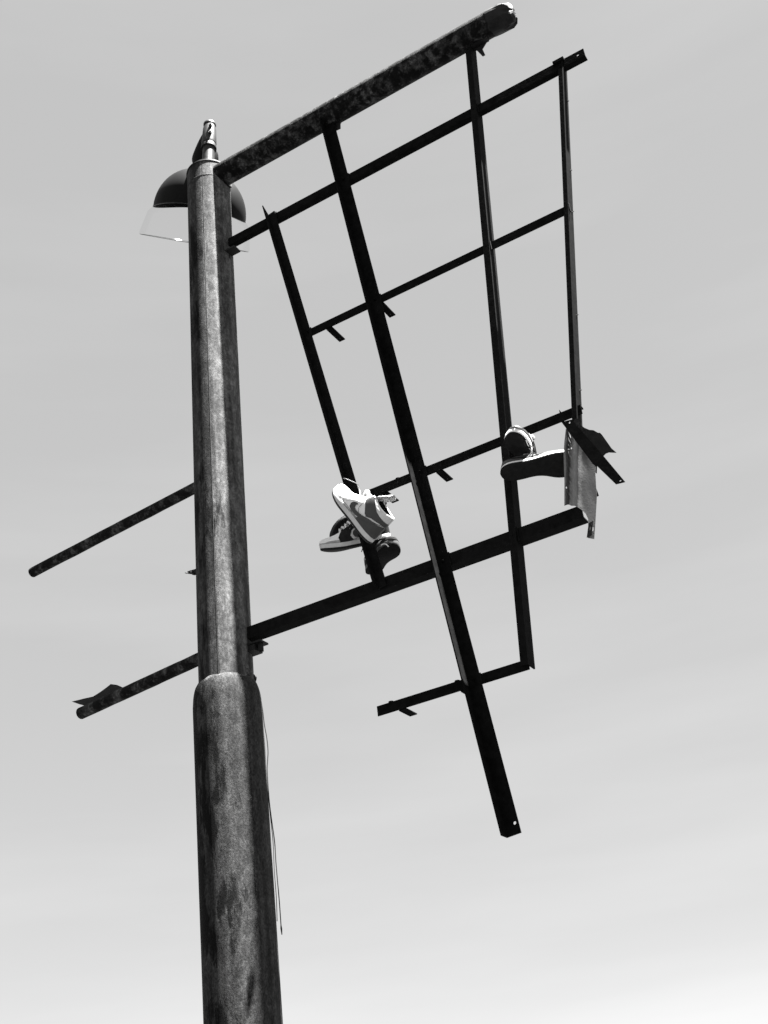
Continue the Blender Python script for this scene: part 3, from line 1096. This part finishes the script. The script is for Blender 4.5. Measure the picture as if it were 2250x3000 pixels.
def sneaker(name, label, pose, mir, look, group, ankle='high'):
    """pose: (x axis towards the toe, z axis up through the ankle), position of the heel's underside"""
    (xa, za), pos = pose[:-1] if len(pose) == 3 else pose[0], pose[-1]
    X = Vector(xa).normalized()
    Zz = Vector(za)
    Zz = (Zz - X * Zz.dot(X)).normalized()
    Y = Zz.cross(X)
    rot = Matrix((X, Y, Zz)).transposed()
    root = thing(name, label, 'sneaker', Vector(pos), group, rot)
    heights = HIGH if ankle == 'high' else LOWT

    def wl(x, side):
        u = min(max(x / XL, 0), 1)
        # side +1 = +y
        return interp(u, WX, LAT if side * mir > 0 else MED)

    def top(x):
        return interp(x / XL, HX, heights)

    def rim(x):
        u = x / XL
        return max(0.0, interp(u, RX, RIM))

    Z0 = 0.0255

    def surf(x, a, side, off=0.0):
        """a: 0 at the sole .. 1 at the rim"""
        def P(x, a):
            w, r, h = max(wl(x, side) - 0.003, 0), rim(x), top(x)
            r = min(r, w)
            u = x / XL
            e1 = 0.95 if u > 0.6 else 1.25
            e2 = 1.0
            ang = min(max(a, 0), 1) * PI / 2
            y = r + (w - r) * (math.cos(ang) ** e1)
            if u < 0.5:      # ankle: nearly straight side
                k = (0.5 - u) / 0.5
                aa = min(max(a, 0), 1)
                y2 = r + (w - r) * (1 - aa ** 1.4)
                y2 += 0.004 * math.sin(aa * PI)
                y = y * (1 - k) + min(y2, w * 1.08) * k
            z = Z0 + toe_spring(x) * 0.9 + (h - Z0) * math.sin(ang) ** e2
            return Vector((x, side * y, z))
        p = P(x, a)
        if off:
            dx = P(min(x + 0.002, XL), a) - P(max(x - 0.002, 0), a)
            da = P(x, min(a + 0.02, 1)) - P(x, max(a - 0.02, 0))
            n = dx.cross(da)
            if n.length > 1e-9:
                n.normalize()
                if n.y * side < 0 and abs(n.y) > 0.05:
                    n = -n
                elif abs(n.y) <= 0.05 and n.z < 0:
                    n = -n
                p = p + n * off
        return p

    # --- sole
    per = []
    us = [0.5 - 0.5 * math.cos(PI * i / 30) for i in range(31)]
    for u in us:
        per.append(Vector((u * XL, wl(u * XL, 1), 0)))
    for u in us[-2:0:-1]:
        per.append(Vector((u * XL, -wl(u * XL, -1), 0)))
    n = len(per)
    nor = []
    for i in range(n):
        d = per[(i + 1) % n] - per[i - 1]
        nn = Vector((d.y, -d.x, 0)).normalized()
        cx = Vector((XL * 0.5, 0, 0)) - per[i]
        if nn.dot(cx) > 0 and abs(nn.dot(cx)) > 0.002:
            nn = -nn
        nor.append(nn)

    def rings_bm(spec):
        bm = bmesh.new()
        rs = []
        for off, z in spec:
            rs.append([bm.verts.new(per[i] + nor[i] * off + Vector((0, 0, z + toe_spring(per[i].x)))) for i in range(n)])
        for a_, b_ in zip(rs, rs[1:]):
            for i in range(n):
                bm.faces.new((a_[i], a_[(i + 1) % n], b_[(i + 1) % n], b_[i]))
        for r_ in (rs[0], rs[-1]):      # caps as strips across the sole
            for i in range(n // 2):
                a1, a2 = r_[i], r_[i + 1]
                b1, b2 = r_[(n - i) % n], r_[(n - i - 1) % n]
                vs = []
                for v in (a1, a2, b2, b1):
                    if v not in vs:
                        vs.append(v)
                if len(vs) > 2:
                    bm.faces.new(vs)
        return bm
    o = from_bm('outsole', rings_bm([(-0.004, 0.0), (0.0002, 0.002), (0.0012, 0.0045), (0.0010, 0.0085), (-0.001, 0.0086)]), look['outsole'], root, world=False)
    auto_sharp(o, 40)
    o = from_bm('midsole', rings_bm([(-0.001, 0.0087), (0.0012, 0.0090), (0.0016, 0.0150), (0.0004, 0.0255), (-0.0025, 0.0285), (-0.008, 0.0287)]),
                look['midsole'], root, world=False)
    auto_sharp(o, 45)
    tube('foxing_line', [per[i] + nor[i] * (-0.0001) + Vector((0, 0, 0.0262 + toe_spring(per[i].x))) for i in range(n)], 0.0008,
         M_LINE, root, 5, closed=True, world=False)

    # --- upper
    xs = [XL * (0.5 - 0.5 * math.cos(PI * i / 44)) for i in range(45)]
    na = 14
    bm = bmesh.new()
    gr = {}
    for side in (1, -1):
        for i, x in enumerate(xs):
            for j in range(na + 1):
                gr[(side, i, j)] = bm.verts.new(surf(x, j / na, side))
        for i in range(len(xs) - 1):
            for j in range(na):
                q = [gr[(side, i, j)], gr[(side, i + 1, j)], gr[(side, i + 1, j + 1)], gr[(side, i, j + 1)]]
                bm.faces.new(q if side > 0 else q[::-1])
    bmesh.ops.remove_doubles(bm, verts=bm.verts[:], dist=0.0004)
    bmesh.ops.dissolve_degenerate(bm, edges=bm.edges[:], dist=1e-5)
    o = from_bm('upper', bm, look['quarter'], root, smooth=True, world=False)
    so = o.modifiers.new('thickness', 'SOLIDIFY')
    so.thickness = 0.003
    so.offset = -1

    def panel(pname, poly, mat, off=0.0012, th=0.0016, sides=(1, -1), dx=0.007, dz=0.007, holes=()):
        """leather panel drawn in side view (x, height) and laid on the upper"""
        for side in sides:
            bm = bmesh.new()

            def xi(x):
                return math.acos(max(-1, min(1, 1 - 2 * x / XL))) / PI * XL

            def xinv(q):
                return XL * (0.5 - 0.5 * math.cos(PI * q / XL))
            pl_ = [(xi(x), z) for x, z in poly]
            hl = [[(xi(x), z) for x, z in h] for h in holes]

            def fr(q, z, h):
                x = xinv(q)
                hh, z0 = top(x), Z0 + toe_spring(x) * 0.9
                sn = max(0.0, min(1.0, (z - z0) / (hh - Z0)))
                return surf(x, math.asin(sn) / (PI / 2), side, off + h)
            slab_bm(bm, pl_, hl, th, fr, grid=(dx, dz))
            if side < 0:
                pass
            oo = from_bm(pname, bm, mat, root, smooth=False, world=False)
            auto_sharp(oo, 40)
    lo = 0.020
    if ankle == 'high':
        panel('heel_panel', [(0.0005, lo), (0.102, lo), (0.098, 0.036), (0.085, 0.0400), (0.048, 0.055), (0.024, 0.068), (0.0005, 0.082)], look['heel'])
        panel('collar_panel', [(0.0005, 0.0835), (0.012, 0.083), (0.045, 0.0745), (0.070, 0.0625), (0.082, 0.0660), (0.106, 0.085), (0.126, 0.098), (0.124, 0.121),
                               (0.114, 0.130), (0.098, 0.128), (0.070, 0.115), (0.046, 0.105), (0.020, 0.101), (0.0005, 0.099)], look['collar'],
              holes=[circle2(0.116, 0.112, 0.0017, 8), circle2(0.107, 0.115, 0.0017, 8)])
        panel('collar_padding', [(0.0005, 0.1005), (0.020, 0.1025), (0.046, 0.1065), (0.070, 0.1165), (0.098, 0.1295), (0.092, 0.1330),
                                 (0.0640, 0.1290), (0.030, 0.126), (0.0005, 0.1290)], look['padding'], off=0.0010, th=0.0022)
        panel('tick_mark', [(0.1340, 0.0685), (0.1450, 0.0670), (0.1560, 0.0590), (0.1590, 0.0490), (0.1530, 0.0385), (0.1380, 0.0330), (0.1150, 0.0335), (0.0863, 0.0395),
                            (0.0478, 0.0550), (0.0180, 0.0720), (0.0020, 0.0845), (0.0500, 0.0665), (0.0800, 0.0560), (0.1100, 0.0485),
                            (0.1270, 0.0480), (0.1360, 0.0520), (0.1385, 0.0590)], look['tick'], off=0.0026)
        panel('eyestay', [(0.196, 0.0420), (0.2010, 0.0480), (0.2040, 0.0640), (0.1950, 0.0720), (0.178, 0.0790), (0.145, 0.0950), (0.133, 0.1000), (0.122, 0.0880), (0.132, 0.0780),
                          (0.152, 0.0700), (0.172, 0.0560), (0.183, 0.0430)], look['eyestay'],
              holes=[circle2(x, z, 0.0019, 8) for x, z in ((0.189, .066), (0.176, .0715), (0.162, .0765), (0.149, .083), (0.137, .089))])
    else:
        panel('heel_panel', [(0.0005, lo), (0.085, lo), (0.070, 0.050), (0.030, 0.066), (0.0005, 0.068)], look['heel'])
        panel('tick_mark', [(0.150, 0.060), (0.160, 0.052), (0.152, 0.040), (0.110, 0.034), (0.050, 0.046), (0.006, 0.066), (0.060, 0.054), (0.110, 0.046), (0.135, 0.048)],
              look['tick'], off=0.0026)
        panel('eyestay', [(0.196, 0.0420), (0.2080, 0.0480), (0.2040, 0.0640), (0.1950, 0.0720), (0.178, 0.0760), (0.130, 0.0820), (0.110, 0.0780), (0.132, 0.0700),
                          (0.172, 0.0600), (0.183, 0.0430)], look['eyestay'],
              holes=[circle2(x, z, 0.0019, 8) for x, z in ((0.189, .066), (0.172, .070), (0.155, .0735), (0.138, .076))])
    ck = look.get('cap_h', 1.0)
    panel('toe_cap', [(0.205, lo), (0.2140, 0.030 + 0.010 * ck)] + [(x_, 0.026 + (z_ - 0.026) * ck) for x_, z_ in ((0.2320, 0.0475), (0.2580, 0.0500), (0.2720, 0.0480), (0.2895, 0.0430))] + [(0.2895, lo)], look['toecap'], dx=0.006)
    if look.get('fore'):
        panel('fore_panel', [(0.157, lo), (0.216, lo), (0.218, 0.047), (0.204, 0.064), (0.190, 0.0695), (0.165, 0.079), (0.158, 0.066), (0.170, 0.046)],
              look['fore'], off=0.0020)

    def seam_line(pts):
        for side in (1, -1):
            out = []
            for x, z in pts:
                hh, z0 = top(x), Z0 + toe_spring(x) * 0.9
                sn = max(0.0, min(1.0, (z - z0) / (hh - Z0)))
                out.append(surf(x, math.asin(sn) / (PI / 2), side, 0.0022))
            tube('stitch_line', spline(out, 4), 0.0007, M_LINE, root, 5, world=False)
    seam_line([(0.184, 0.028), (0.196, 0.040), (0.203, 0.052), (0.200, 0.066)])
    seam_line([(0.098, 0.042), (0.120, 0.060), (0.124, 0.078)])
    seam_line([(0.100, 0.030), (0.120, 0.0305), (0.150, 0.031), (0.180, 0.033)])
    # dark lining inside the collar
    bm = bmesh.new()
    for side in (1, -1):
        gl = []
        for x in xs:
            if x <= XL * 0.50:
                gl.append([bm.verts.new(surf(x, 0.15 + 0.84 * j / 6, side) * 1.0 - Vector((-0.004 if x < 0.03 else 0, side * min(0.0046, abs(surf(x, 0.15 + 0.84 * j / 6, side).y) * 0.9), 0)))
                           for j in range(7)])
        for r0, r1 in zip(gl, gl[1:]):
            for j in range(6):
                bm.faces.new((r0[j], r1[j], r1[j + 1], r0[j + 1]))
    bmesh.ops.remove_doubles(bm, verts=bm.verts[:], dist=0.0004)
    from_bm('lining', bm, M_BLACK, root, True, False)
    # rolled rim of the collar
    rim_pts = []
    for x in xs:
        if x <= XL * 0.46:
            rim_pts.append(surf(x, 1.0, 1))
    left = rim_pts[:]
    right = [Vector((p.x, -surf(p.x, 1.0, 1).y, p.z)) for p in rim_pts]
    tube('collar_rim', right[::-1] + left[1:], 0.0032, look['rim'], root, 8, world=False)

    # --- tongue
    if ankle == 'high':
        tg = [(0.225, 0.0585, .010), (0.205, 0.068, .016), (0.180, 0.081, .019), (0.150, 0.098, .022), (0.125, 0.114, .025), (0.108, 0.134, .029), (0.094, 0.152, .031), (0.078, 0.168, .028)]
    else:
        tg = [(0.225, 0.0585, .010), (0.200, 0.070, .016), (0.170, 0.080, .019), (0.140, 0.087, .022), (0.115, 0.094, .025), (0.100, 0.104, .027), (0.092, 0.110, .026)]

    def tongue(pname, seg_, mat, th=0.006):
        bm = bmesh.new()
        rows = []
        for (x, z, w) in seg_:
            row = []
            for k in range(9):
                t = -1 + k / 4
                row.append((x, t * w, z - 0.010 * t * t))
            rows.append(row)
        topv, botv = [], []
        for i, row in enumerate(rows):
            a_ = Vector(rows[max(i - 1, 0)][4])
            b_ = Vector(rows[min(i + 1, len(rows) - 1)][4])
            d = (b_ - a_).normalized()
            nn = Vector((-d.z, 0, d.x))
            if nn.z < 0:
                nn = -nn
            topv.append([bm.verts.new(Vector(p) + nn * th * (0.5 - 0.35 * abs(-1 + k / 4))) for k, p in enumerate(row)])
            botv.append([bm.verts.new(Vector(p) - nn * th * (0.5 - 0.35 * abs(-1 + k / 4))) for k, p in enumerate(row)])
        for i in range(len(rows) - 1):
            for k in range(8):
                bm.faces.new((topv[i][k], topv[i][k + 1], topv[i + 1][k + 1], topv[i + 1][k]))
                bm.faces.new((botv[i][k], botv[i + 1][k], botv[i + 1][k + 1], botv[i][k + 1]))
            bm.faces.new((topv[i][0], topv[i + 1][0], botv[i + 1][0], botv[i][0]))
            bm.faces.new((topv[i][8], botv[i][8], botv[i + 1][8], topv[i + 1][8]))
        for i in (0, -1):
            for k in range(8):
                bm.faces.new((topv[i][k], botv[i][k], botv[i][k + 1], topv[i][k + 1]))
        oo = from_bm(pname, bm, mat, root, world=False)
        auto_sharp(oo, 50)
        return oo
    tongue('tongue', tg, look['tongue'])
    e = tg[-1]
    e0 = tg[-2]
    tongue('tongue_tip', [((e0[0] + e[0]) / 2, (e0[1] + e[1]) / 2 + 0.001, e[2] * 1.02), (e[0], e[1], e[2] * 1.02), (e[0] - 0.010, e[1] + 0.012, e[2] * 0.92), (e[0] - 0.015, e[1] + 0.016, e[2] * 0.75)],
           look['tip'], 0.009)

    # --- laces across the throat
    if look.get('laces'):
        cross = ((0.196, 0.0715), (0.183, 0.079), (0.169, 0.0865), (0.155, 0.0945), (0.141, 0.103)) if ankle == 'high' else \
                ((0.196, 0.0715), (0.180, 0.0790), (0.163, 0.084), (0.146, 0.089), (0.130, 0.0925))
        for i, (x, z) in enumerate(cross):
            wv = 0.018 + 0.001 * i
            k = (1, -1)[i % 2]
            pts = spline([(x - 0.004 * k, -wv, z - 0.009), (x - 0.002 * k, -wv * 0.6, z + 0.001), (x, 0, z + 0.005 + look.get('puff', 0)), (x + 0.003 * k, wv * 0.6, z + 0.001),
                          (x + 0.004 * k, wv, z - 0.009)], 4)
            bm = bmesh.new()
            tube_bm(bm, pts, 0.0028 + max(0, look.get('puff', 0)) * 0.28, 8)
            from_bm('lace', bm, look['laces'], root, True, False)
    return root, surf


LOOK_A = dict(outsole=M_DARK, midsole=M_MID, quarter=M_WHITE, heel=M_DGREY, collar=M_DGREY, padding=M_OFFW, tick=M_DGREY, eyestay=M_OFFW,
              toecap=M_WHITE, rim=M_WHITE, tongue=M_WHITE, tip=M_GREY, laces=M_LACE, puff=-0.004)
LOOK_B = dict(outsole=M_BLACK, midsole=M_MID, quarter=M_WHITE, heel=M_BLACK, collar=M_BLACK, padding=M_DGREY, tick=M_DGREY, eyestay=M_BLACK,
              toecap=M_GREY, rim=M_DGREY, tongue=M_BLACK, tip=M_GREY, laces=M_LACE, puff=0.006,
              fore=M_BLACK, cap_h=0.62)
LOOK_C = dict(outsole=M_OUT, midsole=M_DARK, quarter=M_BLACK, heel=M_BLACK, collar=M_BLACK, padding=M_BLACK, tick=M_DGREY, eyestay=M_BLACK,
              toecap=M_BLACK, rim=M_BLACK, tongue=M_BLACK, tip=M_DGREY, laces=M_LACED)
LOOK_D = dict(outsole=M_OUT, midsole=M_DGREY, quarter=M_BLACK, heel=M_GREY, collar=M_BLACK, padding=M_GREY, tick=M_GREY, eyestay=M_BLACK,
              toecap=M_BLACK, rim=M_DGREY, tongue=M_BLACK, tip=M_DGREY, laces=M_LACED)
LOOK_E = dict(outsole=M_OUT, midsole=M_WHITE, quarter=M_DGREY, heel=M_GREY, collar=M_GREY, padding=M_GREY, tick=M_BLACK, eyestay=M_GREY,
              toecap=M_RAND, rim=M_DGREY, tongue=M_DGREY, tip=M_DGREY, laces=M_LACED)
LOOK_F = dict(outsole=M_OUT, midsole=M_WHITE, quarter=M_DGREY, heel=M_DGREY, collar=M_DGREY, padding=M_GREY, tick=M_BLACK, eyestay=M_DGREY,
              toecap=M_GREY, rim=M_GREY, tongue=M_GREY, tip=M_GREY, laces=M_LACED)

GL = 'sneakers hung over the upright nearest the pole'
GR = 'sneakers hung over the right-hand upright'
POSE = {
    'A': [((-0.397, 0.1818, 0.8996), (0.747, -0.5055, 0.4318)), (-0.0685, 3.6612, 3.5759)],
    'B': [((-0.9556, -0.203, -0.2135), (-0.1182, -0.3997, 0.909)), (0.0144, 4.0286, 3.7811)],
    'C': [((-0.771, -0.0767, -0.6322), (-0.5037, 0.6809, 0.5316)), (0.0185, 4.0583, 3.9979)],
    'D': [((0.3769, -0.9189, -0.1164), (0.0066, -0.123, 0.9924)), (-0.0864, 4.2047, 3.7231)],
    'E': [((-0.2382, -0.9695, -0.0574), (0.3501, -0.1408, 0.9261)), (0.5571, 3.7319, 3.8323)],
    'F': [((0.9651, -0.2328, -0.1201), (0.2367, 0.5783, 0.7807)), (0.431, 3.5331, 3.7209)],
}
sneaker('sneaker', 'white high-top sneaker with a dark curved tick, toe up, in front of the upright', POSE['A'], 1, LOOK_A, GL)
sneaker('sneaker', 'sneaker with pale toe and thick laces over a dark middle, lying behind the upright', POSE['B'], 1, LOOK_B, GL)
sneaker('sneaker', 'all-black sneaker behind the two front ones, its dark patterned sole showing', POSE['C'], -1, LOOK_C, GL)
sneaker('sneaker', 'dark sneaker lowest on the upright, rounded black sole just above the beam', POSE['D'], -1, LOOK_D, GL, 'low')
sneaker('sneaker', 'sneaker with white-edged toe pointing up, behind the sideways one near the torn sheet', POSE['E'], 1, LOOK_E, GR, 'low')
sneaker('sneaker', 'sneaker lying sideways, black sole in view, toe hidden behind the torn sheet', POSE['F'], -1, LOOK_F, GR, 'low')

# laces that tie the sneakers to the steel
def strand(parent, name, pts, r=0.0022, mat=None):
    tube(name, spline([W(s, z, n) for s, z, n in pts], 5), r, mat or M_LACE, parent, 7)


tie = thing('shoelace', 'pale knotted shoelace looped round the upright above the white sneaker', 'shoelace', W(0.66, 3.99, 0.05))
strand(tie, 'loop', [(0.6252, 4.0111, -.02), (0.6196, 4.0322, -.02), (0.6375, 4.0208, .02), (0.6648, 3.9959, .05), (0.6845, 3.9777, .055),
                     (0.7014, 3.9632, .055), (0.7165, 3.9487, .05), (0.722, 3.9297, .05), (0.728, 3.9015, .06), (0.7368, 3.8648, .08)], 0.0017)
strand(tie, 'knot', [(0.7507, 3.8608, .08), (0.76, 3.8764, .08), (0.7712, 3.8823, .08), (0.7803, 3.8704, .085), (0.7778, 3.8616, .09), (0.7645, 3.8761, .08),
                     (0.7696, 3.8697, .07), (0.7843, 3.8548, .08), (0.7845, 3.8435, .085), (0.7762, 3.8475, .09), (0.7661, 3.8644, .08)], 0.0048)
tie2 = thing('shoelace', 'pale lace arcs above the lowest dark sneaker, beside the upright', 'shoelace', W(0.75, 3.70, -0.03))
strand(tie2, 'loop', [(0.7364, 3.6993, -.04), (0.7512, 3.6984, -.03), (0.7656, 3.6945, -.03), (0.7769, 3.6788, -.03)], 0.0024)
strand(tie2, 'loop', [(0.7282, 3.6926, -.02), (0.7411, 3.7009, -.02), (0.7494, 3.6834, -.02)], 0.0016, M_LACED)
strand(tie2, 'lace_end', [(0.6502, 3.7363, -.06), (0.6445, 3.7266, -.06), (0.6405, 3.7178, -.06)], 0.0018, M_LACED)
tie3 = thing('shoelace', 'dark tangled laces between the right-hand pair of sneakers', 'shoelace', W(1.46, 3.75, 0.13))
strand(tie3, 'loop', [(1.4452, 3.8156, 0.1), (1.4568, 3.7727, 0.12), (1.4669, 3.7707, 0.12), (1.474, 3.7585, 0.12), (1.4683, 3.7451, 0.12), (1.4602, 3.7204, 0.14)], 0.0019, M_LACED)
strand(tie3, 'loop', [(1.4604, 3.7569, 0.13), (1.4667, 3.7406, 0.13), (1.458, 3.7201, 0.14)], 0.0019, M_LACED)
strand(tie3, 'lace_end', [(1.4628, 3.7198, 0.13), (1.4742, 3.7307, 0.13), (1.48, 3.7299, 0.12), (1.4863, 3.725, 0.12)], 0.0021, M_LACED)
strand(tie3, 'lace_end', [(1.4653, 3.7165, 0.13), (1.4742, 3.7195, 0.13), (1.4845, 3.7212, 0.12)], 0.0019, M_LACED)
